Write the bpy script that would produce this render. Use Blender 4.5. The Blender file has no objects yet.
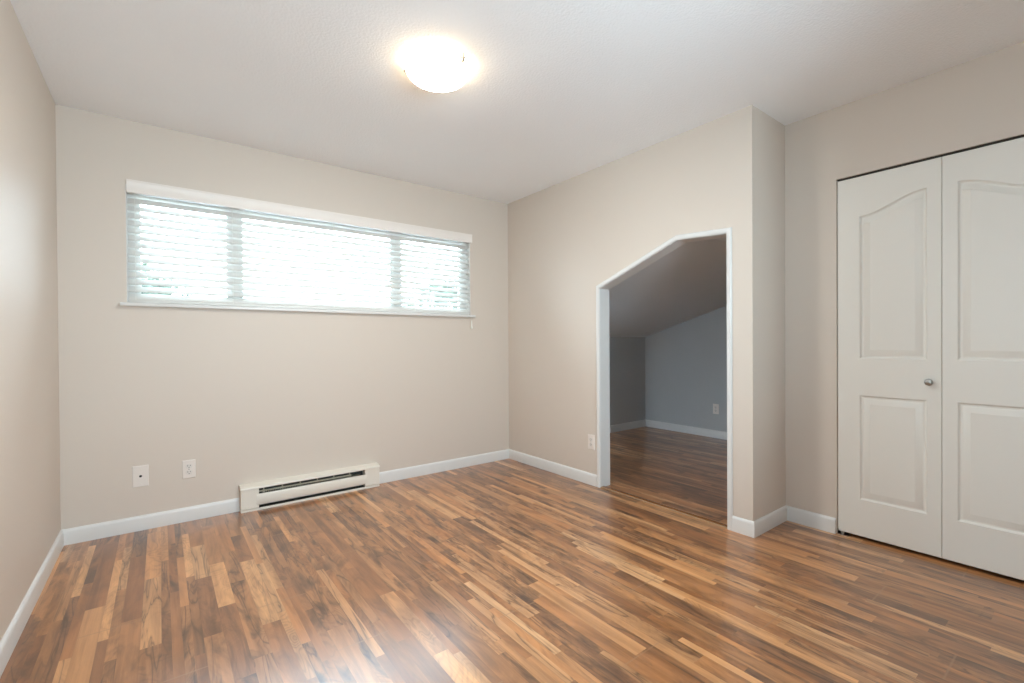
import bpy, bmesh, math, random
from mathutils import Vector, Matrix

S = bpy.context.scene
COL = S.collection
random.seed(7)

# ------------------------------------------------------------------ key numbers (metres)
H = 2.44            # ceiling height
W = 3.1108          # plane of the right wall
YC = -2.2987        # where the right wall ends
WC = 3.5324         # plane of the closet wall
YR = -4.40          # rear wall behind the camera
T = 0.1050          # thickness of the right wall

# ------------------------------------------------------------------ camera
yaw, pitch, roll = 0.6506951, -0.0068668, -0.0063880
F_PX, SHIFT_PX = 461.752, 4.556
cy, sy, cp, sp = math.cos(yaw), math.sin(yaw), math.cos(pitch), math.sin(pitch)
fwd = Vector((sy * cp, cy * cp, sp)); rgt = Vector((cy, -sy, 0)); up = rgt.cross(fwd)
r2 = math.cos(roll) * rgt + math.sin(roll) * up
u2 = -math.sin(roll) * rgt + math.cos(roll) * up
cam_d = bpy.data.cameras.new('camera')
cam = bpy.data.objects.new('camera', cam_d); COL.objects.link(cam)
m = Matrix((r2, u2, -fwd)).transposed().to_4x4(); m.translation = Vector((0.44888, -3.55086, 1.10812))
cam.matrix_world = m
cam_d.sensor_fit = 'HORIZONTAL'; cam_d.sensor_width = 36
cam_d.lens = F_PX * 36 / 1024
cam_d.shift_y = SHIFT_PX / 1024
cam_d.clip_start = 0.02
S.camera = cam

# ------------------------------------------------------------------ light and exposure
SKY = 9.8
LAMP = 72.0
S.view_settings.view_transform = 'Standard'
S.view_settings.look = 'None'
S.view_settings.gamma = 1.0
S.view_settings.use_curve_mapping = False
S.view_settings.exposure = 1.42
S.cycles.max_bounces = 14
S.cycles.diffuse_bounces = 8
S.cycles.transparent_max_bounces = 16
S.cycles.sample_clamp_indirect = 8.0
S.cycles.caustics_reflective = False
S.cycles.caustics_refractive = False

world = bpy.data.worlds.new('world'); S.world = world
world.use_nodes = True
wn = world.node_tree
bg = wn.nodes['Background']
tc = wn.nodes.new('ShaderNodeTexCoord')
sep = wn.nodes.new('ShaderNodeSeparateXYZ'); wn.links.new(tc.outputs['Generated'], sep.inputs[0])
rp = wn.nodes.new('ShaderNodeValToRGB')
rp.color_ramp.elements[0].position = 0.0; rp.color_ramp.elements[0].color = (0.72, 0.865, 1.0, 1)
rp.color_ramp.elements[1].position = 0.8; rp.color_ramp.elements[1].color = (0.68, 0.84, 1.0, 1)
wn.links.new(sep.outputs['Z'], rp.inputs[0])
wn.links.new(rp.outputs[0], bg.inputs['Color'])
bg.inputs['Strength'].default_value = SKY


def portal(name, loc, rot, sx, sy_):
    d = bpy.data.lights.new(name, 'AREA'); d.shape = 'RECTANGLE'; d.size = sx; d.size_y = sy_
    d.cycles.is_portal = True
    o = bpy.data.objects.new(name, d); COL.objects.link(o)
    o.location = loc; o.rotation_euler = rot
    return o


portal('daylight_portal', (1.488, 0.135, 1.706), (math.radians(-90), 0, 0), 2.40, 0.72)
RW = (0.40, 1.05, 1.96, 2.05)        # added fill-light window in the rear wall (x0, z0, x1, z1)
LW = (-3.90, 1.10, -3.25, 1.95)      # added fill-light window in the left wall beside the camera (y0, z0, y1, z1)
portal('daylight_portal', ((RW[0] + RW[2]) / 2, YR - 0.13, (RW[1] + RW[3]) / 2), (math.radians(90), 0, 0), RW[2] - RW[0], RW[3] - RW[1])
portal('daylight_portal', (-0.13, (LW[0] + LW[2]) / 2, (LW[1] + LW[3]) / 2), (math.radians(90), 0, math.radians(-90)), LW[2] - LW[0], LW[3] - LW[1])


# ------------------------------------------------------------------ helpers
def lin(c):
    return tuple((v / 255 / 12.92 if v / 255 <= 0.04045 else ((v / 255 + 0.055) / 1.055) ** 2.4) for v in c)


def rgba(c):
    return (*lin(c), 1.0)


class NT:
    def __init__(self, name):
        self.m = bpy.data.materials.new(name); self.m.use_nodes = True
        self.t = self.m.node_tree; self.b = self.t.nodes['Principled BSDF']

    def n(self, kind, **kw):
        nd = self.t.nodes.new(kind)
        for k, v in kw.items():
            setattr(nd, k, v)
        return nd

    def put(self, sock, v):
        if hasattr(v, 'is_output') or isinstance(v, bpy.types.NodeSocket):
            self.t.links.new(v, sock)
        else:
            sock.default_value = v

    def math(self, op, a, b=0.0, c=None, clamp=False):
        nd = self.n('ShaderNodeMath', operation=op, use_clamp=clamp)
        self.put(nd.inputs[0], a); self.put(nd.inputs[1], b)
        if c is not None:
            self.put(nd.inputs[2], c)
        return nd.outputs[0]

    def mix(self, f, a, b, mode='MIX'):
        nd = self.n('ShaderNodeMix', data_type='RGBA', blend_type=mode)
        self.put(nd.inputs[0], f); self.put(nd.inputs[6], a); self.put(nd.inputs[7], b)
        return nd.outputs[2]

    def ramp(self, f, stops, interp='LINEAR'):
        nd = self.n('ShaderNodeValToRGB'); cr = nd.color_ramp; cr.interpolation = interp
        while len(cr.elements) > 1:
            cr.elements.remove(cr.elements[-1])
        cr.elements[0].position = stops[0][0]; cr.elements[0].color = stops[0][1]
        for p, c in stops[1:]:
            e = cr.elements.new(p); e.color = c
        self.put(nd.inputs[0], f)
        return nd.outputs[0]

    def noise(self, vec, scale=5.0, detail=3.0, rough=0.5, dist=0.0):
        nd = self.n('ShaderNodeTexNoise')
        self.put(nd.inputs['Vector'], vec)
        nd.inputs['Scale'].default_value = scale; nd.inputs['Detail'].default_value = detail
        nd.inputs['Roughness'].default_value = rough; nd.inputs['Distortion'].default_value = dist
        return nd.outputs['Fac']

    def comb(self, x, y, z=0.0):
        nd = self.n('ShaderNodeCombineXYZ')
        self.put(nd.inputs[0], x); self.put(nd.inputs[1], y); self.put(nd.inputs[2], z)
        return nd.outputs[0]

    def pos(self):
        return self.n('ShaderNodeTexCoord').outputs['Object']

    def bump(self, h, strength=0.2, dist=0.01):
        nd = self.n('ShaderNodeBump'); nd.inputs['Strength'].default_value = strength
        nd.inputs['Distance'].default_value = dist
        self.put(nd.inputs['Height'], h); self.t.links.new(nd.outputs[0], self.b.inputs['Normal'])


def paint(name, col, rough=0.6, var=0.02, nscale=3.0, bump=0.0, bscale=300.0, bdist=0.002, spec=0.5, metallic=0.0):
    k = NT(name); P = k.pos()
    f = k.noise(P, nscale, 3.0)
    a = tuple(min(1, v * (1 - var)) for v in lin(col)) + (1,)
    b = tuple(min(1, v * (1 + var)) for v in lin(col)) + (1,)
    k.put(k.b.inputs['Base Color'], k.mix(f, a, b))
    k.b.inputs['Roughness'].default_value = rough
    k.b.inputs['Specular IOR Level'].default_value = spec
    k.b.inputs['Metallic'].default_value = metallic
    if bump:
        k.bump(k.noise(P, bscale, 2.0), bump, bdist)
    return k.m


M = {}
M['wall'] = paint('wall_paint', (209, 199, 188), 0.50, 0.012, 1.5, 0.08, 140.0, 0.002, 0.35)
M['ceiling'] = paint('ceiling_texture', (243, 246, 249), 0.9, 0.02, 2.0, 0.6, 95.0, 0.004, 0.2)
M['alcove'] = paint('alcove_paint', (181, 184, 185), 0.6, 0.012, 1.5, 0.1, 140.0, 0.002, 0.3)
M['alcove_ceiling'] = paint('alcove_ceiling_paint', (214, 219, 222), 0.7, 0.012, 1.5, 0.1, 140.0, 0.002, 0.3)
M['trim'] = paint('trim_gloss_white', (218, 218, 216), 0.33, 0.01, 4.0)
M['door'] = paint('door_paint', (228, 226, 219), 0.42, 0.012, 3.0, 0.05, 90.0, 0.001)
M['blind'] = paint('blind_white', (213, 212, 208), 0.4, 0.01, 4.0)
M['valance'] = paint('valance_white', (232, 226, 220), 0.4, 0.01, 4.0)
M['vinyl'] = paint('window_vinyl', (240, 240, 236), 0.35, 0.01, 4.0)
M['cord'] = paint('cord_white', (232, 232, 226), 0.7, 0.02, 30.0)
M['heater'] = paint('heater_enamel', (226, 221, 210), 0.35, 0.015, 6.0)
M['dark'] = paint('heater_inside', (58, 56, 50), 0.6, 0.25, 30.0)
M['fin'] = paint('heater_fins', (168, 165, 148), 0.45, 0.2, 60.0, metallic=0.2)
M['black'] = paint('black_hole', (22, 20, 18), 0.5, 0.1, 30.0)
M['plate'] = paint('plate_plastic', (226, 219, 212), 0.3, 0.01, 10.0)
M['recept'] = paint('receptacle_plastic', (218, 213, 207), 0.3, 0.01, 10.0)
M['metal'] = paint('brushed_nickel', (170, 168, 164), 0.28, 0.05, 40.0, metallic=1.0)
M['track'] = paint('door_track', (60, 56, 48), 0.5, 0.1, 20.0, metallic=0.5)
M['strip_glint'] = paint('painted_edge_glint', (176, 148, 116), 0.2, 0.05, 20.0)
M['bark'] = paint('bark', (92, 80, 66), 0.9, 0.3, 8.0, 0.5, 20.0, 0.02)
M['concrete'] = paint('concrete', (190, 193, 196), 0.9, 0.05, 1.5)
M['fixture'] = paint('fixture_base', (225, 222, 214), 0.4, 0.02, 10.0)


def leaf_mat(name, c1, c2):
    k = NT(name)
    k.put(k.b.inputs['Base Color'], k.mix(k.noise(k.pos(), 3.0, 3.0), rgba(c1), rgba(c2)))
    k.b.inputs['Roughness'].default_value = 0.6
    return k.m


M['leaf'] = leaf_mat('leaves', (40, 54, 46), (84, 98, 80))


def glass_mat():
    k = NT('window_glass'); t = k.t; t.nodes.remove(k.b)
    tr = t.nodes.new('ShaderNodeBsdfTransparent'); tr.inputs[0].default_value = (0.93, 0.96, 0.95, 1)
    gl = t.nodes.new('ShaderNodeBsdfGlossy'); gl.inputs['Roughness'].default_value = 0.0
    fr = t.nodes.new('ShaderNodeFresnel'); fr.inputs[0].default_value = 1.45
    mx = t.nodes.new('ShaderNodeMixShader')
    t.links.new(fr.outputs[0], mx.inputs[0]); t.links.new(tr.outputs[0], mx.inputs[1]); t.links.new(gl.outputs[0], mx.inputs[2])
    t.links.new(mx.outputs[0], t.nodes['Material Output'].inputs[0])
    return k.m


M['glass'] = glass_mat()


def lamp_mat():
    k = NT('lit_frosted_glass')
    k.b.inputs['Base Color'].default_value = (0.9, 0.88, 0.84, 1)
    k.b.inputs['Roughness'].default_value = 0.25
    # a frosted bowl glows most where it hangs lowest, under the bulbs, and least and warmest at its rim
    gm = k.n('ShaderNodeNewGeometry'); sx = k.n('ShaderNodeSeparateXYZ'); k.put(sx.inputs[0], gm.outputs['Normal'])
    d = k.math('POWER', k.math('MULTIPLY', sx.outputs[2], -1.0, clamp=True), 7.0)
    f = k.math('ADD', d, k.math('MULTIPLY', k.noise(k.pos(), 6.0, 2.0), 0.04))
    k.put(k.b.inputs['Emission Color'], k.ramp(f, [(0.0, (1.0, 0.74, 0.46, 1)), (0.25, (1.0, 0.96, 0.88, 1)), (1.0, (1.0, 0.99, 0.955, 1))]))
    k.put(k.b.inputs['Emission Strength'], k.math('ADD', 3.0, k.math('MULTIPLY', d, LAMP)))
    return k.m


M['lamp'] = lamp_mat()


def floor_mat():
    k = NT('walnut_strip_laminate')
    P = k.pos()
    sp_ = k.n('ShaderNodeSeparateXYZ'); k.put(sp_.inputs[0], P)
    x, y = sp_.outputs[0], sp_.outputs[1]
    w = 0.0635
    xs = k.math('DIVIDE', k.math('ADD', x, 0.0025), w)
    strip0 = k.math('FLOOR', xs)
    fx = k.math('FRACT', xs)
    # some strips show as two narrow ones
    wn_ = k.n('ShaderNodeTexWhiteNoise', noise_dimensions='1D'); k.put(wn_.inputs['W'], k.math('ADD', strip0, 0.37))
    half = k.math('MULTIPLY', k.math('GREATER_THAN', wn_.outputs['Value'], 0.52), k.math('GREATER_THAN', fx, 0.48))
    strip = k.math('ADD', strip0, k.math('MULTIPLY', half, 0.413))
    # strips of random length: 1D cells along each strip
    t = k.math('ADD', k.math('DIVIDE', y, 0.60), k.math('MULTIPLY', strip, 37.713))
    vo = k.n('ShaderNodeTexVoronoi', voronoi_dimensions='1D', feature='F1')
    k.put(vo.inputs['W'], t); vo.inputs['Scale'].default_value = 1.0; vo.inputs['Randomness'].default_value = 0.85
    sc = k.n('ShaderNodeSeparateColor'); k.put(sc.inputs[0], vo.outputs['Color'])
    r1, r2_, r3 = sc.outputs[0], sc.outputs[1], sc.outputs[2]
    off = k.math('MULTIPLY', r1, 91.0)
    off2 = k.math('MULTIPLY', r2_, 53.0)
    # base tone of each strip
    base = k.ramp(r3, [(0.0, rgba((134, 95, 69))), (0.30, rgba((156, 112, 79))), (0.65, rgba((173, 126, 89))),
                       (0.87, rgba((188, 142, 103))), (1.0, rgba((207, 163, 122)))])
    hue = k.ramp(r2_, [(0.0, (1.05, 0.97, 0.90, 1)), (0.5, (1, 1, 1, 1)), (1.0, (0.97, 1.0, 1.04, 1))])
    base = k.mix(1.0, base, hue, 'MULTIPLY')
    # soft lengthwise streaks inside a strip
    v0 = k.comb(k.math('ADD', k.math('MULTIPLY', x, 24.0), off), k.math('ADD', k.math('MULTIPLY', y, 1.5), off2))
    f0 = k.noise(v0, 1.0, 3.0, 0.55, 0.5)
    c = k.mix(0.80, base, k.ramp(f0, [(0.30, (0.66, 0.62, 0.58, 1)), (0.5, (1, 1, 1, 1)), (0.70, (1.28, 1.27, 1.24, 1))]), 'MULTIPLY')
    # smoky dark figure, wholly missing from some strips
    v1 = k.comb(k.math('ADD', k.math('MULTIPLY', x, 9.0), off), k.math('ADD', k.math('MULTIPLY', y, 2.6), off2))
    f1 = k.noise(v1, 1.0, 4.0, 0.55, 1.8)
    dark = k.ramp(f1, [(0.32, (1, 1, 1, 1)), (0.42, (0.60, 0.60, 0.60, 1)), (0.56, (0, 0, 0, 1))])
    amount = k.ramp(r1, [(0.10, (0.40, 0.40, 0.40, 1)), (0.40, (0.75, 0.75, 0.75, 1)), (1.0, (1.0, 1.0, 1.0, 1))])
    amount = k.math('MULTIPLY', amount, k.ramp(r3, [(0.0, (1, 1, 1, 1)), (0.62, (1, 1, 1, 1)), (0.85, (0.3, 0.3, 0.3, 1))]))
    c = k.mix(k.math('MULTIPLY', dark, amount), c, rgba((84, 61, 47)))
    # growth rings bending through the darker strips
    v2 = k.comb(k.math('ADD', k.math('MULTIPLY', x, 6.0), off2), k.math('ADD', k.math('MULTIPLY', y, 2.4), off))
    f2 = k.noise(v2, 1.0, 2.0, 0.5, 1.0)
    ring = k.math('SINE', k.math('MULTIPLY', f2, 100.0))
    ringm = k.math('MULTIPLY', k.ramp(ring, [(0.0, (0, 0, 0, 1)), (1.0, (1, 1, 1, 1))]),
                   k.math('MULTIPLY', k.ramp(r1, [(0.40, (0.04, 0.04, 0.04, 1)), (0.62, (0.38, 0.38, 0.38, 1))]),
                          k.ramp(f0, [(0.35, (1, 1, 1, 1)), (0.6, (0.25, 0.25, 0.25, 1))])))
    c = k.mix(ringm, c, rgba((92, 64, 46)))
    # dark vein lines
    v3 = k.comb(k.math('ADD', k.math('MULTIPLY', x, 13.0), off2), k.math('ADD', k.math('MULTIPLY', y, 1.2), off))
    f3 = k.noise(v3, 1.0, 3.0, 0.5, 1.3)
    vein = k.ramp(k.math('ABSOLUTE', k.math('SUBTRACT', f3, 0.5)), [(0.0, (1, 1, 1, 1)), (0.022, (0.25, 0.25, 0.25, 1)), (0.06, (0, 0, 0, 1))])
    veinm = k.math('MULTIPLY', vein, k.ramp(r2_, [(0.40, (0.0, 0.0, 0.0, 1)), (0.62, (0.70, 0.70, 0.70, 1))]))
    c = k.mix(veinm, c, rgba((66, 46, 35)))
    # fine straight grain
    v4 = k.comb(k.math('ADD', k.math('MULTIPLY', x, 240.0), off), k.math('MULTIPLY', y, 5.0))
    f4 = k.noise(v4, 1.0, 3.0, 0.6)
    c = k.mix(0.22, c, k.ramp(f4, [(0.3, (0.66, 0.66, 0.66, 1)), (0.7, (1.25, 1.25, 1.25, 1))]), 'MULTIPLY')
    # hairline between strips
    edge = k.math('MINIMUM', fx, k.math('SUBTRACT', 1.0, fx))
    line = k.ramp(edge, [(0.0, (1, 1, 1, 1)), (0.016, (0, 0, 0, 1))])
    c = k.mix(k.math('MULTIPLY', line, 0.22), c, rgba((70, 50, 38)))
    # board seams: 3 strips wide, 1.26 m long
    xb = k.math('DIVIDE', k.math('ADD', x, 0.0025), w * 3)
    bi = k.math('FLOOR', xb)
    yb = k.math('ADD', k.math('DIVIDE', k.math('ADD', y, 1.65), 1.26), k.math('FRACT', k.math('MULTIPLY', k.math('SUBTRACT', bi, 2.0), 0.385)))
    fy = k.math('FRACT', yb)
    ey = k.math('MINIMUM', fy, k.math('SUBTRACT', 1.0, fy))
    seam = k.ramp(ey, [(0.0, (1, 1, 1, 1)), (0.0011, (0, 0, 0, 1))])
    c = k.mix(k.math('MULTIPLY', seam, 0.6), c, rgba((150, 118, 92)))
    hs = k.n('ShaderNodeHueSaturation'); hs.inputs['Saturation'].default_value = 1.06; hs.inputs['Value'].default_value = 1.05
    k.put(hs.inputs['Color'], k.mix(1.0, c, (1.02, 0.99, 0.96, 1), 'MULTIPLY'))
    k.put(k.b.inputs['Base Color'], hs.outputs[0])
    k.put(k.b.inputs['Roughness'], k.math('ADD', 0.27, k.math('MULTIPLY', f0, 0.05)))
    k.b.inputs['Specular IOR Level'].default_value = 0.8
    k.b.inputs['Coat Weight'].default_value = 0.5
    k.b.inputs['Coat Roughness'].default_value = 0.24
    return k.m


M['floor'] = floor_mat()


def wood_strip_mat():
    k = NT('transition_wood'); P = k.pos()
    mp = k.n('ShaderNodeMapping'); mp.inputs['Scale'].default_value = (60, 4, 60); k.put(mp.inputs[0], P)
    f = k.noise(mp.outputs[0], 1.0, 4.0, 0.55, 0.6)
    k.put(k.b.inputs['Base Color'], k.ramp(f, [(0.3, rgba((112, 74, 48))), (0.7, rgba((158, 108, 68)))]))
    k.b.inputs['Roughness'].default_value = 0.16
    return k.m


M['transition'] = wood_strip_mat()


# ---- mesh building
def link(name, me, parent=None):
    o = bpy.data.objects.new(name, me); COL.objects.link(o)
    if parent is not None:
        o.parent = parent
    return o


def obj(name, bm, mat, parent=None, smooth=None):
    bmesh.ops.remove_doubles(bm, verts=bm.verts, dist=1e-6)
    bmesh.ops.recalc_face_normals(bm, faces=bm.faces)
    me = bpy.data.meshes.new(name); bm.to_mesh(me); bm.free()
    me.materials.append(mat)
    if smooth:
        for p in me.polygons:
            p.use_smooth = True
        me.set_sharp_from_angle(angle=math.radians(smooth))
    return link(name, me, parent)


def tag(o, label=None, cat=None, group=None, kind=None):
    if label: o['label'] = label
    if cat: o['category'] = cat
    if group: o['group'] = group
    if kind: o['kind'] = kind
    return o


def struct(o, label, cat):
    return tag(o, label, cat, None, 'structure')


def empty(name, loc):
    o = bpy.data.objects.new(name, None); COL.objects.link(o); o.location = loc
    o.empty_display_size = 0.05
    return o


def box(bm, a, b, bevel=0.0, seg=2):
    (x0, y0, z0), (x1, y1, z1) = a, b
    vs = [bm.verts.new(p) for p in ((x0, y0, z0), (x1, y0, z0), (x1, y1, z0), (x0, y1, z0),
                                    (x0, y0, z1), (x1, y0, z1), (x1, y1, z1), (x0, y1, z1))]
    fs = [bm.faces.new([vs[i] for i in f]) for f in ((0, 3, 2, 1), (4, 5, 6, 7), (0, 1, 5, 4), (1, 2, 6, 5), (2, 3, 7, 6), (3, 0, 4, 7))]
    if bevel:
        es = list({e for f in fs for e in f.edges})
        bmesh.ops.bevel(bm, geom=es, offset=bevel, segments=seg, affect='EDGES', profile=0.5)


def sheet(bm, loops, place):
    """flat face with holes; loops = lists of 2D points; place(u, v) -> 3D. Returns vertex loops."""
    out, edges = [], []
    for lp in loops:
        vs = [bm.verts.new(place(*p)) for p in lp]
        edges += [bm.edges.new((vs[i], vs[(i + 1) % len(vs)])) for i in range(len(vs))]
        out.append(vs)
    bmesh.ops.triangle_fill(bm, use_beauty=True, use_dissolve=False, edges=edges)
    return out


def plate_solid(bm, loops, p0, p1):
    """extruded plate with holes between place functions p0 and p1"""
    a = sheet(bm, loops, p0); b = sheet(bm, loops, p1)
    for la, lb in zip(a, b):
        n = len(la)
        for i in range(n):
            bm.faces.new((la[i], la[(i + 1) % n], lb[(i + 1) % n], lb[i]))


def rect(u0, v0, u1, v1):
    return [(u0, v0), (u1, v0), (u1, v1), (u0, v1)]


def tube(bm, pts, r, n=8, caps=True):
    pts = [Vector(p) for p in pts]
    rings = []
    for i, p in enumerate(pts):
        d = (pts[min(i + 1, len(pts) - 1)] - pts[max(i - 1, 0)]).normalized()
        s = d.cross(Vector((0, 0, 1)))
        if s.length < 1e-3:
            s = d.cross(Vector((1, 0, 0)))
        s.normalize(); t = d.cross(s)
        rr = r[i] if isinstance(r, (list, tuple)) else r
        rings.append([bm.verts.new(p + (s * math.cos(2 * math.pi * k / n) + t * math.sin(2 * math.pi * k / n)) * rr) for k in range(n)])
    for a, b in zip(rings, rings[1:]):
        for k in range(n):
            bm.faces.new((a[k], a[(k + 1) % n], b[(k + 1) % n], b[k]))
    if caps:
        bm.faces.new(rings[0]); bm.faces.new(rings[-1])


def lathe(bm, prof, axis_fn, n=32):
    """prof = [(radius, height)], axis_fn(x, y, h) -> 3D"""
    rings = []
    for r, h in prof:
        if r < 1e-6:
            rings.append([bm.verts.new(axis_fn(0, 0, h))])
        else:
            rings.append([bm.verts.new(axis_fn(r * math.cos(2 * math.pi * k / n), r * math.sin(2 * math.pi * k / n), h)) for k in range(n)])
    for a, b in zip(rings, rings[1:]):
        for k in range(n):
            q = [a[k % len(a)], a[(k + 1) % len(a)], b[(k + 1) % len(b)], b[k % len(b)]]
            u = []
            for v in q:
                if v not in u:
                    u.append(v)
            if len(u) > 2:
                bm.faces.new(u)


def prism(bm, prof, place0, place1):
    a = [bm.verts.new(place0(*p)) for p in prof]; b = [bm.verts.new(place1(*p)) for p in prof]
    n = len(prof)
    for i in range(n):
        bm.faces.new((a[i], a[(i + 1) % n], b[(i + 1) % n], b[i]))
    bm.faces.new(a); bm.faces.new(b)


def inset(poly, d):
    """offset a counter-clockwise polygon inwards by d"""
    n = len(poly); out = []
    for i in range(n):
        p0, p1, p2 = Vector(poly[i - 1]), Vector(poly[i]), Vector(poly[(i + 1) % n])
        e1 = (p1 - p0).normalized(); e2 = (p2 - p1).normalized()
        n1 = Vector((-e1.y, e1.x)); n2 = Vector((-e2.y, e2.x))
        bis = (n1 + n2).normalized()
        out.append(tuple(p1 + bis * (d / max(0.3, bis.dot(n1)))))
    return out


# ================================================================== THE ROOM
# floor: one laminate floor through room, alcove and closet
bm = bmesh.new(); box(bm, (-0.12, YR - 0.12, -0.10), (5.66, 0.35, 0.0))
struct(obj('floor', bm, M['floor']), 'glossy walnut strip laminate floor running through room and alcove', 'floor')
bm = bmesh.new(); box(bm, (-0.12, YR - 0.12, H), (4.40, 0.12, H + 0.10))
struct(obj('ceiling', bm, M['ceiling']), 'finely textured white flat ceiling with the lit round lamp', 'ceiling')
# back wall with the wide window hole
WX0, WX1, WZ0, WZ1 = 0.294, 2.680, 1.361, 2.062
bm = bmesh.new()
plate_solid(bm, [rect(0, 0, W, H), rect(WX0, WZ0 - 0.02, WX1, WZ1)], lambda u, v: (u, 0, v), lambda u, v: (u, 0.12, v))
struct(obj('wall_back', bm, M['wall']), 'greige wall holding the wide blind-covered window above the heater', 'wall')

# right wall with the sloped-top opening
OY0, OY1 = -1.161, -2.150            # clear opening
OZ0, OPK, OZP, OZ1 = 1.515, -1.824, 1.764, 1.744
J = 0.016                             # jamb board
wall_r = [(0, 0), (0, H), (YC, H), (YC, 0), (OY1 - J, 0), (OY1 - J, OZ1 + J), (OPK + 0.004, OZP + J), (OY0 + J, OZ0 + J), (OY0 + J, 0)]
bm = bmesh.new()
plate_solid(bm, [wall_r], lambda u, v: (W, u, v), lambda u, v: (W + T, u, v))
struct(obj('wall_right', bm, M['wall']), 'greige wall with the sloped-top opening into the alcove', 'wall')
bm = bmesh.new(); box(bm, (W + T, YC, 0), (5.66, YC + 0.12, H))
struct(obj('wall_return', bm, M['wall']), 'narrow greige wall strip between alcove opening and closet wall', 'wall')

# closet wall with the bifold opening
DY0, DY1, DZ = -2.572, -3.458, 2.030
bm = bmesh.new()
plate_solid(bm, [[(YC, 0), (YC, H), (YR, H), (YR, 0), (DY1, 0), (DY1, DZ), (DY0, DZ), (DY0, 0)]],
            lambda u, v: (WC, u, v), lambda u, v: (WC + 0.11, u, v))
struct(obj('wall_closet', bm, M['wall']), 'grey-beige wall around the white bifold closet doors', 'wall')
bm = bmesh.new(); box(bm, (4.30, YR, 0), (4.40, YC, H))
struct(obj('wall_closet_rear', bm, M['alcove']), 'rear wall inside the closed closet', 'wall')

# left wall, and the rear wall behind the camera, each with a plain unseen window added for fill light
bm = bmesh.new()
plate_solid(bm, [rect(YR - 0.12, 0, 0.12, H), rect(*LW)], lambda u, v: (0, u, v), lambda u, v: (-0.12, u, v))
struct(obj('wall_left', bm, M['wall']), 'greige side wall with the bright soft patch of window light', 'wall')
bm = bmesh.new()
plate_solid(bm, [rect(0, 0, 4.40, H), rect(*RW)], lambda u, v: (u, YR, v), lambda u, v: (u, YR - 0.12, v))
struct(obj('wall_rear', bm, M['wall']), 'greige wall behind the camera with an added fill-light window', 'wall')


def at(parent, o):
    """keep world coordinates when parenting to an unrotated Empty"""
    o.parent = parent
    o.location = -parent.location
    return o


def fill_window(name, hole, place, label):
    """white two-light window, added for fill light; place(u, v, d) maps along, up and outwards"""
    u0, v0, u1, v1 = hole
    root = struct(empty(name, place((u0 + u1) / 2, v0, 0.07)), label, 'window')
    f, c = 0.04, (u0 + u1) / 2
    b = bmesh.new()
    plate_solid(b, [rect(*hole), rect(u0 + f, v0 + f, c - .02, v1 - f), rect(c + .02, v0 + f, u1 - f, v1 - f)],
                lambda u, v: place(u, v, 0.06), lambda u, v: place(u, v, 0.10))
    at(root, obj('window_frame', b, M['vinyl']))
    for a_, b_ in ((u0 + f, c - .02), (c + .02, u1 - f)):
        b = bmesh.new()
        plate_solid(b, [rect(a_, v0 + f, b_, v1 - f)], lambda u, v: place(u, v, 0.078), lambda u, v: place(u, v, 0.082))
        at(root, obj('pane', b, M['glass']))


fill_window('fill_window_2', RW, lambda u, v, d: (u, YR - d, v), 'white window added behind the camera for fill light')
fill_window('fill_window_3', LW, lambda u, v, d: (-d, u, v), 'white window added in the side wall beside the camera for fill light')

# ---- alcove under the roof slope
AX, AY = 5.527, 0.225
SL = 0.312
zc = lambda yy: 1.172 + SL * (AY - yy)
YF = -1.86
ZF = zc(YF)
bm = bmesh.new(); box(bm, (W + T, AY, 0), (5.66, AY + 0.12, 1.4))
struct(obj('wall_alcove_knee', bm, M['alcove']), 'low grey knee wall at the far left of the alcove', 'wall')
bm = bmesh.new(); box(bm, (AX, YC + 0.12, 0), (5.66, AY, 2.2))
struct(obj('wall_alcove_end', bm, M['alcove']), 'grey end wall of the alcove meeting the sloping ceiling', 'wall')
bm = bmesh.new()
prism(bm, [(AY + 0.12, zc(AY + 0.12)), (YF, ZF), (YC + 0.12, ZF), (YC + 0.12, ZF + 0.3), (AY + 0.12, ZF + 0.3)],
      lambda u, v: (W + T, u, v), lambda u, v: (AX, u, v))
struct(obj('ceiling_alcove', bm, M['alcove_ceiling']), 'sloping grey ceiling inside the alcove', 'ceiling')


# ---- baseboards
BH, BT = 0.088, 0.013


def bb_prof():
    return [(0, 0), (BT, 0), (BT, BH - 0.018), (BT - 0.002, BH - 0.010), (BT - 0.006, BH - 0.003), (BT - 0.010, BH), (0, BH)]


def baseboard(name, p, q, nrm, label, m0=0, m1=0):
    """p -> q along the wall, nrm points into the room; m0 / m1 mitre the ends (+1 outside corner, -1 inside corner)"""
    p, q, nrm = Vector((*p, 0)), Vector((*q, 0)), Vector((*nrm, 0))
    d = (q - p).normalized()
    b = bmesh.new()
    prism(b, bb_prof(), lambda u, v: p + nrm * u - d * u * m0 + Vector((0, 0, v)), lambda u, v: q + nrm * u + d * u * m1 + Vector((0, 0, v)))
    return struct(obj(name, b, M['trim'], smooth=40), label, 'baseboard')


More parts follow.
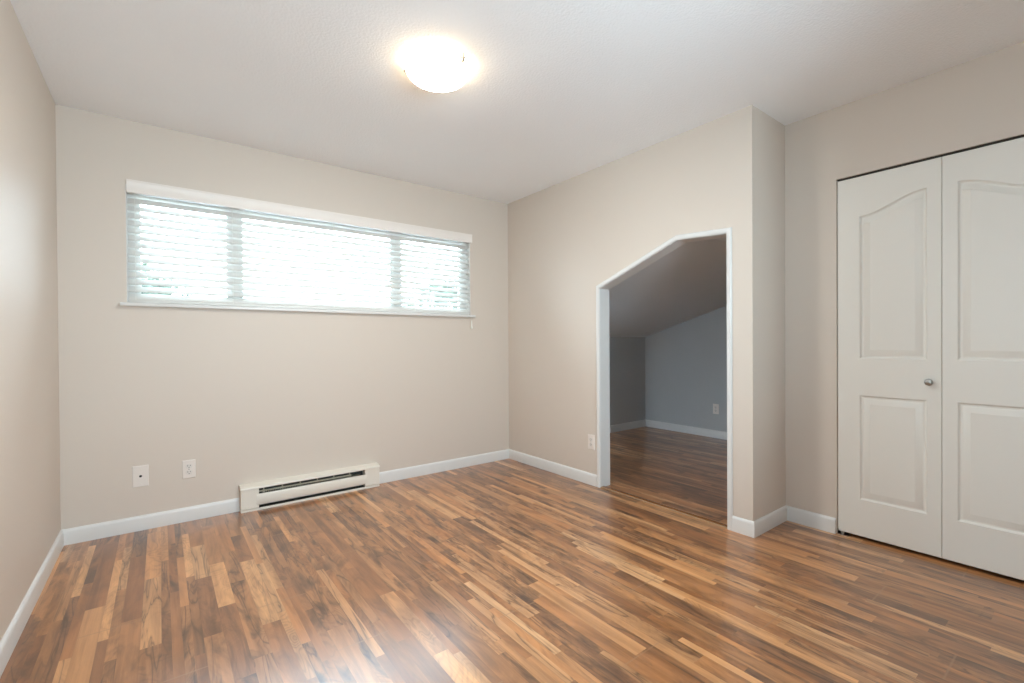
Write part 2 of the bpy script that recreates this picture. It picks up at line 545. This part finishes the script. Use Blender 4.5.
HX0, HX1 = 0.859, 1.797               # heater ends
CAS = 0.033                           # casing width
baseboard('baseboard_left', (0, YR), (0, 0), (1, 0), 'white baseboard along the plain side wall', 0, -1)
baseboard('baseboard_back', (0, 0), (HX0, 0), (0, -1), 'white baseboard between the plain side wall and the heater', -1, 0)
baseboard('baseboard_back_right', (HX1, 0), (W, 0), (0, -1), 'white baseboard between the heater and the room corner', 0, -1)
baseboard('baseboard_right', (W, 0), (W, OY0 + CAS), (-1, 0), 'white baseboard between the room corner and the alcove opening', -1, 0)
baseboard('baseboard_pillar', (W, OY1 - CAS), (W, YC), (-1, 0), 'short white baseboard piece beside the alcove opening, ending at the outside corner', 0, 1)
baseboard('baseboard_return', (W, YC), (WC, YC), (0, -1), 'white baseboard on the narrow return wall', 1, -1)
baseboard('baseboard_closet', (WC, YC), (WC, DY0 + 0.004), (-1, 0), 'white baseboard between the return wall and the closet doors', -1, 0)
baseboard('baseboard_alcove_knee', (W + T, AY), (AX, AY), (0, -1), 'white baseboard on the low knee wall inside the alcove', 0, -1)
baseboard('baseboard_alcove_end', (AX, AY), (AX, YC + 0.12), (-1, 0), 'white baseboard on the end wall inside the alcove', -1, 0)

# ---- alcove opening: jamb liner and casing
inner = [(OY0, 0.0), (OY0, OZ0), (OPK, OZP), (OY1, OZ1), (OY1, 0.0)]


def off_open(d):
    """opening outline moved outwards by d"""
    q = inset([(-u, v) for u, v in inner], d)        # clockwise in (-y, z), so this grows the outline
    q = [(-u, v) for u, v in q]
    q[0], q[4] = (q[0][0], 0.0), (q[4][0], 0.0)
    return q


t1 = struct(empty('trim_1', (W, (OY0 + OY1) / 2, 0)), 'white casing and jamb around the sloped-top alcove opening', 'door frame')
bm = bmesh.new()
o_, i_ = off_open(J), inner
for a, b in zip(range(4), range(1, 5)):
    va = [(W - 0.002, *o_[a]), (W - 0.002, *o_[b]), (W - 0.002, *i_[b]), (W - 0.002, *i_[a])]
    vb = [(W + T + 0.002, *q[1:]) for q in va]
    A = [bm.verts.new(v) for v in va]; B = [bm.verts.new(v) for v in vb]
    bm.faces.new(A); bm.faces.new(B)
    bm.faces.new((A[0], A[1], B[1], B[0])); bm.faces.new((A[3], A[2], B[2], B[3]))
at(t1, obj('jamb', bm, M['trim']))
bm = bmesh.new()
prof = [(0.004, 0.0), (0.004, 0.009), (0.010, 0.012), (0.026, 0.012), (0.031, 0.009), (CAS, 0.006), (CAS, 0.0)]
rings = []
for d, h in prof:
    rings.append([bm.verts.new((W - h, *q)) for q in off_open(d)])
for a, b in zip(rings, rings[1:]):
    for i in range(4):
        bm.faces.new((a[i], a[i + 1], b[i + 1], b[i]))
for e in (0, 4):
    bm.faces.new([r[e] for r in rings])
for i in range(4):
    bm.faces.new((rings[-1][i], rings[-1][i + 1], rings[0][i + 1], rings[0][i]))
at(t1, obj('casing', bm, M['trim'], smooth=30))

bm = bmesh.new()
prism(bm, [(W + 0.002, 0), (W + 0.003, 0.005), (W + 0.008, 0.007), (W + 0.036, 0.007), (W + 0.044, 0.004), (W + 0.048, 0)],
      lambda u, v: (u, OY0, v), lambda u, v: (u, OY1, v))
t2 = struct(obj('trim_2', bm, M['transition'], smooth=50), 'thin brown wood transition strip on the floor across the alcove opening', 'threshold')
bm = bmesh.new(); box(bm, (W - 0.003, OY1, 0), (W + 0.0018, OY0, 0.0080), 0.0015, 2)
obj('edge', bm, M['strip_glint'], t2, smooth=40)  # bright glint along the strip, painted as a pale sliver

# ================================================================== WINDOW
win = struct(empty('window_1', ((WX0 + WX1) / 2, 0.08, WZ0)), 'wide low window behind the white blind, three panes in a white frame', 'window')
FO = 0.052
MU = ((0.822, 0.892), (1.975, 2.045))
FY0, FY1 = 0.070, 0.115
bm = bmesh.new()
holes = [rect(WX0 + FO, WZ0 + FO, MU[0][0], WZ1 - FO), rect(MU[0][1], WZ0 + FO, MU[1][0], WZ1 - FO), rect(MU[1][1], WZ0 + FO, WX1 - FO, WZ1 - FO)]
plate_solid(bm, [rect(WX0, WZ0, WX1, WZ1)] + holes, lambda u, v: (u, FY0, v), lambda u, v: (u, FY1, v))
at(win, obj('window_frame', bm, M['vinyl']))
for hx in holes:
    (u0, v0), (u1, v1) = hx[0], hx[2]
    bm = bmesh.new()
    plate_solid(bm, [rect(u0, v0, u1, v1), rect(u0 + .012, v0 + .012, u1 - .012, v1 - .012)], lambda u, v: (u, 0.080, v), lambda u, v: (u, 0.110, v))
    sash = at(win, obj('sash', bm, M['vinyl']))
    bm = bmesh.new(); box(bm, (u0 + .012, 0.094, v0 + .012), (u1 - .012, 0.098, v1 - .012))
    pn = obj('pane', bm, M['glass']); pn.parent = sash
bm = bmesh.new()
plate_solid(bm, [rect(WX0 - 0.0005, WZ0, WX1 + 0.0005, WZ1 + 0.0005), rect(WX0 + 0.003, WZ0 + 0.0005, WX1 - 0.003, WZ1 - 0.003)],
            lambda u, v: (u, -0.001, v), lambda u, v: (u, 0.069, v))
at(win, obj('window_liner', bm, M['trim']))
bm = bmesh.new(); box(bm, (0.262, -0.028, WZ0 - 0.021), (2.722, 0.115, WZ0), 0.004, 3)
at(win, obj('window_sill', bm, M['trim'], smooth=40))

# ---- venetian blind
bl = empty('venetian_blind', (1.488, 0.03, 1.38))
tag(bl, 'white wide venetian blind with valance hanging in the wide window', 'blind')
bm = bmesh.new()
prism(bm, [(-0.003, 2.012), (-0.014, 2.012), (-0.016, 2.020), (-0.014, 2.026), (-0.014, 2.072), (-0.017, 2.078), (-0.016, 2.088), (-0.003, 2.088)],
      lambda u, v: (0.298, u, v), lambda u, v: (2.697, u, v))
at(bl, obj('valance', bm, M['valance'], smooth=30))
bm = bmesh.new(); box(bm, (0.299, 0.006, 2.018), (2.677, 0.056, 2.056), 0.002, 1)
at(bl, obj('headrail', bm, M['blind']))
SN, SPITCH, SW, STILT = 14, 0.0440, 0.0510, math.radians(45)
SY = 0.031
bm = bmesh.new()
zs = [1.402 + SPITCH * i for i in range(SN)]
for z in zs:
    pts = []
    n = 6
    for side in (1, -1):
        for i in range(n + 1):
            s = (i / n - 0.5) if side == 1 else (0.5 - i / n)
            crown = 0.0022 * (1 - (2 * s) ** 2)
            th = 0.0013 * side
            yy, zz = s * SW, crown + th
            # room-side edge is the lower one
            pts.append((SY + yy * math.cos(STILT) - zz * math.sin(STILT), z + yy * math.sin(STILT) + zz * math.cos(STILT)))
    prism(bm, pts, lambda u, v: (0.300, u, v), lambda u, v: (2.676, u, v))
at(bl, obj('slats', bm, M['blind'], smooth=40))
bm = bmesh.new(); box(bm, (0.300, 0.008, 1.364), (2.676, 0.056, 1.383), 0.004, 2)
at(bl, obj('bottom_rail', bm, M['blind'], smooth=40))
for lx in (0.335, 0.836, 1.488, 2.140, 2.641):
    bm = bmesh.new()
    for yy in (0.0045, 0.0575):
        box(bm, (lx - 0.0012, yy - 0.0006, 1.378), (lx + 0.0012, yy + 0.0006, 2.02))
    at(bl, obj('ladder_cord', bm, M['cord']))
bm = bmesh.new()
tube(bm, [(2.664, -0.004, 2.012), (2.667, -0.012, 1.75), (2.670, -0.026, 1.42), (2.671, -0.033, 1.362), (2.672, -0.034, 1.312)], 0.0008, 6)
pc = at(bl, obj('pull_cord', bm, M['cord'], smooth=60))
bm = bmesh.new()
lathe(bm, [(0, 0), (0.0035, 0), (0.0045, -0.004), (0.0060, -0.030), (0.0088, -0.068), (0.0088, -0.073), (0, -0.075)],
      lambda x, y, h: (2.672 + x, -0.034 + y, 1.312 + h), 14)
ts = obj('tassel', bm, M['cord'], smooth=40); ts.parent = pc

# ================================================================== CLOSET DOORS
dr = struct(empty('door_1', (WC + 0.012, (DY0 + DY1) / 2, 0)), 'white two-leaf bifold closet door with arched raised panels', 'door')
DX = WC + 0.010
DTH = 0.034


def arch(y0, y1, z0, zl, zh, n=16):
    """panel outline with an S-shaped top rising from y0 to y1 (y0 low side), returned counter-clockwise in (u = -y, v = z)"""
    pts = [(0.0, zl + (zh - zl) * 0.0)]
    top = []
    for i in range(n + 1):
        s = i / n
        top.append((y0 + (y1 - y0) * s, zl + (zh - zl) * 0.5 * (1 - math.cos(math.pi * s))))
    poly = [(y0, z0), (y1, z0)] + top[::-1]
    poly = [(-a, b) for a, b in poly]
    area = sum(poly[i][0] * poly[(i + 1) % len(poly)][1] - poly[(i + 1) % len(poly)][0] * poly[i][1] for i in range(len(poly)))
    return poly if area > 0 else poly[::-1]


def door_leaf(ya, yb, mirrored):
    """one leaf from ya (left in the room) to yb, face towards -x"""
    z0, z1 = 0.019, 2.0185
    w = ya - yb
    a, b = ya - 0.105, yb + 0.055
    if mirrored:
        a, b = ya - 0.056, yb + 0.106
    lowside, highside = (a, b) if not mirrored else (b, a)
    panels = [arch(lowside, highside, 1.009, 1.798, 1.881), arch(a, b, 0.223, 0.804, 0.804, 1)]
    bm = bmesh.new()
    outer = [(-ya, z0), (-yb, z0), (-yb, z1), (-ya, z1)]
    pl = lambda dep: (lambda u, v: (DX + dep, -u, v))
    loops = sheet(bm, [inset(outer, 0.002)] + panels, pl(0))
    rim = [bm.verts.new(pl(0.002)(*p)) for p in outer]
    back = [bm.verts.new(pl(DTH)(*p)) for p in outer]
    for i in range(4):
        j = (i + 1) % 4
        bm.faces.new((loops[0][i], loops[0][j], rim[j], rim[i]))
        bm.faces.new((rim[i], rim[j], back[j], back[i]))
    bm.faces.new(back)
    for pn_, ring in zip(panels, loops[1:]):
        prev = ring
        for d, dep in ((0.004, 0.0045), (0.009, 0.0085), (0.017, 0.0085), (0.020, 0.0068), (0.044, 0.0020), (0.046, 0.0008)):
            cur = [bm.verts.new(pl(dep)(*p)) for p in inset(pn_, d)]
            for i in range(len(cur)):
                j = (i + 1) % len(cur)
                bm.faces.new((prev[i], prev[j], cur[j], cur[i]))
            prev = cur
        es = [bm.edges.get((prev[i], prev[(i + 1) % len(prev)])) for i in range(len(prev))]
        bmesh.ops.triangle_fill(bm, use_beauty=True, edges=es)
    return at(dr, obj('door_panel', bm, M['door'], smooth=22))


leaf1 = door_leaf(DY0 - 0.0018, -3.0176, False)
leaf2 = door_leaf(-3.0194, DY1 + 0.003, True)
KY, KZ = -2.973, 0.897
bm = bmesh.new()
lathe(bm, [(0, 0), (0.010, 0), (0.010, 0.002), (0.006, 0.004), (0.0052, 0.010), (0.0080, 0.014), (0.0140, 0.018), (0.0172, 0.0225), (0.0168, 0.026), (0.0130, 0.0290), (0.007, 0.0305), (0, 0.0316)],
      lambda x, y, h: (DX - h, KY + x, KZ + y), 28)
kn = obj('knob', bm, M['metal'], smooth=50); kn.parent = leaf1
kn['label'] = 'small round brushed nickel knob'
bm = bmesh.new(); box(bm, (DX + 0.002, DY1 + 0.001, 2.0235), (DX + 0.030, DY0 - 0.001, DZ))
at(dr, obj('track', bm, M['track']))
bm = bmesh.new()
box(bm, (DX - 0.012, DY0 - 0.055, 0.0), (DX + 0.030, DY0 - 0.001, 0.004))
box(bm, (DX + 0.008, DY0 - 0.030, 0.004), (DX + 0.022, DY0 - 0.016, 0.016))
box(bm, (DX - 0.012, DY0 - 0.004, 0.004), (DX + 0.030, DY0 - 0.001, 0.030))
at(dr, obj('pivot_bracket', bm, M['metal']))

# ================================================================== BASEBOARD HEATER
ht = empty('baseboard_heater', ((HX0 + HX1) / 2, -0.03, 0))
tag(ht, 'long low cream electric baseboard heater on the floor under the window', 'heater')
HD = 0.069
SX0, SX1 = HX0 + 0.106, HX1 - 0.114
bm = bmesh.new()      # back pan, floor lip and end boxes
prism(bm, [(0.0, 0.0), (-HD + 0.004, 0.0), (-HD + 0.004, 0.011), (-HD + 0.008, 0.013), (-0.004, 0.013), (-0.004, 0.150), (0.0, 0.150)],
      lambda u, v: (HX0, u, v), lambda u, v: (HX1, u, v))
for a, b in ((HX0, SX0), (SX1, HX1)):
    box(bm, (a, -HD + 0.002, 0.016), (b, -0.003, 0.140), 0.002, 1)
at(ht, obj('cabinet', bm, M['heater']))
bm = bmesh.new()      # sloped top cap with rolled front lip
prism(bm, [(0.0, 0.164), (-0.030, 0.162), (-HD - 0.001, 0.152), (-HD - 0.003, 0.149), (-HD - 0.003, 0.140), (-HD, 0.138), (-HD + 0.003, 0.140), (-HD + 0.003, 0.147), (-0.030, 0.157), (0.0, 0.159)],
      lambda u, v: (HX0 - 0.002, u, v), lambda u, v: (HX1 + 0.002, u, v))
at(ht, obj('top_cap', bm, M['heater'], smooth=35))
bm = bmesh.new()      # front panel between the two slots
prism(bm, [(-HD, 0.102), (-HD - 0.002, 0.098), (-HD - 0.002, 0.040), (-HD + 0.001, 0.035), (-HD + 0.004, 0.040), (-HD + 0.004, 0.096), (-HD + 0.010, 0.103)],
      lambda u, v: (SX0 - 0.014, u, v), lambda u, v: (SX1 + 0.014, u, v))
at(ht, obj('front_panel', bm, M['heater'], smooth=35))
bm = bmesh.new(); box(bm, (SX0, -0.012, 0.021), (SX1, -0.0045, 0.150))
box(bm, (SX0, -HD + 0.0085, 0.0132), (SX1, -0.012, 0.0150))
at(ht, obj('inner_pan', bm, M['dark']))
bm = bmesh.new()
nf = 62
for i in range(nf):
    xx = SX0 + 0.03 + (SX1 - SX0 - 0.06) * i / (nf - 1)
    box(bm, (xx - 0.0008, -0.046, 0.050), (xx + 0.0008, -0.016, 0.112))
tube(bm, [(SX0 + 0.002, -0.031, 0.080), (SX1 - 0.002, -0.031, 0.080)], 0.006, 10)
at(ht, obj('heating_element', bm, M['fin']))
bm = bmesh.new()      # guard bar along the outlet slot
box(bm, (SX0 + 0.002, -HD + 0.014, 0.112), (SX1 - 0.10, -HD + 0.017, 0.121))
for xx in [SX0 + 0.03 + 0.115 * i for i in range(6)]:
    box(bm, (xx - 0.004, -HD + 0.012, 0.106), (xx + 0.004, -HD + 0.016, 0.138))
at(ht, obj('guard_bar', bm, M['fin']))

ht.scale.z = 1.05

# ================================================================== WALL PLATES


def plate_box(bm, w, h, t=0.005):
    """wall plate in local coordinates: face towards -y, centre at origin"""
    o = rect(-w / 2, -h / 2, w / 2, h / 2)
    a = [bm.verts.new((u, 0, v)) for u, v in o]
    b = [bm.verts.new((u, -t * 0.45, v)) for u, v in o]
    c = [bm.verts.new((u, -t, v)) for u, v in inset(o, 0.004)]
    for p, q in ((a, b), (b, c)):
        for i in range(4):
            bm.faces.new((p[i], p[(i + 1) % 4], q[(i + 1) % 4], q[i]))
    bm.faces.new(a); bm.faces.new(c)


def screw_bm(bm, x, z, y):
    lathe(bm, [(0, y - 0.0012), (0.0026, y - 0.0010), (0.0034, y), (0.0034, y + 0.001)], lambda a, b, h: (x + a, h, z + b), 12)


def outlet(loc, rz, label):
    r = empty('wall_outlet', loc); r.rotation_euler = (0, 0, rz)
    tag(r, label, 'outlet')
    b = bmesh.new(); plate_box(b, 0.070, 0.115); obj('cover_plate', b, M['plate'], r)
    for s in (1, -1):
        b = bmesh.new()
        pts = []
        for i in range(24):
            an = 2 * math.pi * i / 24
            u, v = 0.0172 * math.cos(an), 0.0172 * math.sin(an)
            pts.append((u, max(-0.0138, min(0.0138, v)) + s * 0.0195))
        prism(b, pts, lambda u, v: (u, -0.0045, v), lambda u, v: (u, -0.0068, v))
        rc = obj('receptacle', b, M['recept'], r)
        b = bmesh.new()
        for u0, hh in ((-0.0064, 0.0046), (0.0064, 0.0038)):
            box(b, (u0 - 0.0011, -0.0071, s * 0.0195 + 0.0035 - hh), (u0 + 0.0011, -0.0066, s * 0.0195 + 0.0035 + hh))
        lathe(b, [(0, -0.0071), (0.0024, -0.0071), (0.0024, -0.0066)], lambda x, y, h: (x, h, s * 0.0195 - 0.0075 + y), 12)
        obj('slots', b, M['black'], rc)
    b = bmesh.new(); screw_bm(b, 0, 0, -0.005); obj('screw', b, M['metal'], r)
    return r


outlet((0.585, -0.0005, 0.3255), 0, 'white duplex outlet under the window, between the cable plate and the heater')
outlet((W - 0.0005, -1.068, 0.333), -math.pi / 2, 'white duplex outlet low on the wall just beside the alcove opening')
outlet((AX - 0.0005, -0.747, 0.333), -math.pi / 2, 'white duplex outlet on the dim end wall inside the alcove')

jk = empty('wall_plate', (0.347, -0.0005, 0.324))
tag(jk, 'white wall plate with one black cable hole, nearest the plain side wall', 'wall plate')
bm = bmesh.new(); plate_box(bm, 0.077, 0.126); obj('cover_plate', bm, M['plate'], jk)
bm = bmesh.new()
lathe(bm, [(0, -0.0052), (0.0058, -0.0052), (0.0066, -0.0062), (0.0072, -0.0050)], lambda x, y, h: (x, h, y), 20)
obj('cable_hole', bm, M['black'], jk)
for s in (1, -1):
    bm = bmesh.new(); screw_bm(bm, 0, s * 0.045, -0.005); obj('screw', bm, M['plate'], jk)

# ================================================================== CEILING LAMP
LX, LY, LR = 1.513, -1.580, 0.150
cl = empty('ceiling_light', (LX, LY, H))
tag(cl, 'lit round frosted glass flush ceiling lamp with small metal clips', 'ceiling light')
bm = bmesh.new()
lathe(bm, [(0, -0.001), (0.135, -0.001), (0.135, -0.024), (0.128, -0.028), (0, -0.028)], lambda x, y, h: (x, y, h), 48)
obj('mounting_pan', bm, M['fixture'], cl, smooth=40)
bm = bmesh.new()
prof = []
for i in range(15):
    t_ = i / 14
    prof.append((LR * math.cos(t_ * math.pi / 2) ** 0.75 if i < 14 else 0.0, -0.030 - 0.056 * math.sin(t_ * math.pi / 2)))
prof = [(LR - 0.006, -0.026), (LR, -0.028)] + prof
lathe(bm, prof, lambda x, y, h: (x, y, h), 64)
obj('glass_shade', bm, M['lamp'], cl, smooth=50)
for px_, py_ in ((1.395, -1.4695), (1.5650, -1.718)):
    an = math.atan2(py_ - LY, px_ - LX)
    bm = bmesh.new()
    R_ = LR + 0.003
    ca, sa = math.cos(an), math.sin(an)
    pl_ = lambda x, y, h: (ca * (R_ + x) - sa * y, sa * (R_ + x) + ca * y, h)
    for q in ([(-0.04, -0.002), (0.004, -0.002), (0.004, -0.034), (-0.012, -0.042), (-0.013, -0.039), (0.001, -0.032), (0.001, -0.005), (-0.04, -0.005)],):
        prism(bm, q, lambda u, v: pl_(u, -0.006, v), lambda u, v: pl_(u, 0.006, v))
    lathe(bm, [(0, 0.013), (0.0045, 0.012), (0.0055, 0.009), (0.0055, 0.004), (0, 0.004)], lambda x, y, h: pl_(h, x, -0.022 + y), 14)
    obj('clip', bm, M['metal'], cl)

# ================================================================== OUTSIDE
bm = bmesh.new(); box(bm, (-30, 0.6, -3.2), (40, 50, -3.0))  # unseen ground, made pale to bounce skylight into the room
struct(obj('ground_outside', bm, M['concrete']), 'unseen concrete yard below the wide window outside, kept pale to bounce daylight', 'ground')


def tree(loc, height, rad, crown_h, nleaf, seed, label):
    rn = random.Random(seed)
    r = empty('garden_tree', loc)
    tag(r, label, 'tree', 'trees outside the window')
    b = bmesh.new()
    tube(b, [(0, 0, 0), (0.05, 0.02, height * .3), (-0.04, 0.05, height * .6), (0, 0, height * .9)], [0.16, 0.13, 0.08, 0.02], 10)
    for i in range(9):
        an = i * 2.4; z0 = height * (.35 + .05 * i)
        tube(b, [(0, 0, z0), (math.cos(an) * rad * .35, math.sin(an) * rad * .35, z0 + .35), (math.cos(an) * rad * .75, math.sin(an) * rad * .75, z0 + .8)], [0.05, 0.03, 0.01], 6)
    obj('trunk', b, M['bark'], r, smooth=60)
    vs, fs = [], []
    clumps = []
    for i in range(70):
        an, u = rn.uniform(0, 2 * math.pi), rn.uniform(-1, 1)
        q = math.sqrt(1 - u * u); rr = rn.uniform(.55, 1) ** .6
        clumps.append(Vector((math.cos(an) * q * rad * rr, math.sin(an) * q * rad * rr, height - crown_h / 2 + u * crown_h / 2 * rr)))
    for i in range(nleaf):
        c = rn.choice(clumps) + Vector((rn.gauss(0, .2), rn.gauss(0, .2), rn.gauss(0, .16))) * rad * .6
        s = rn.uniform(.05, .09)
        d = Vector((rn.gauss(0, 1), rn.gauss(0, 1), rn.gauss(-.3, .8))).normalized()
        e = d.cross(Vector((rn.gauss(0, 1), rn.gauss(0, 1), rn.gauss(0, 1)))).normalized()
        n0 = len(vs); nn = d.cross(e) * s * .15
        vs += [c - d * s, c + e * s * .45 + nn, c + d * s, c - e * s * .45 + nn]
        fs += [(n0, n0 + 1, n0 + 2), (n0, n0 + 2, n0 + 3)]
    me = bpy.data.meshes.new('crown'); me.from_pydata([tuple(v) for v in vs], [], fs); me.materials.append(M['leaf'])
    link('crown', me, r)


tree((5.9, 6.3, -3.0), 5.75, 1.35, 3.6, 7000, 3, 'leafy green tree outside, seen through the blind nearest the room corner')
tree((0.15, 7.6, -3.0), 5.6, 1.25, 4.2, 6000, 5, 'leafy green tree outside, behind the blind end nearest the plain side wall')
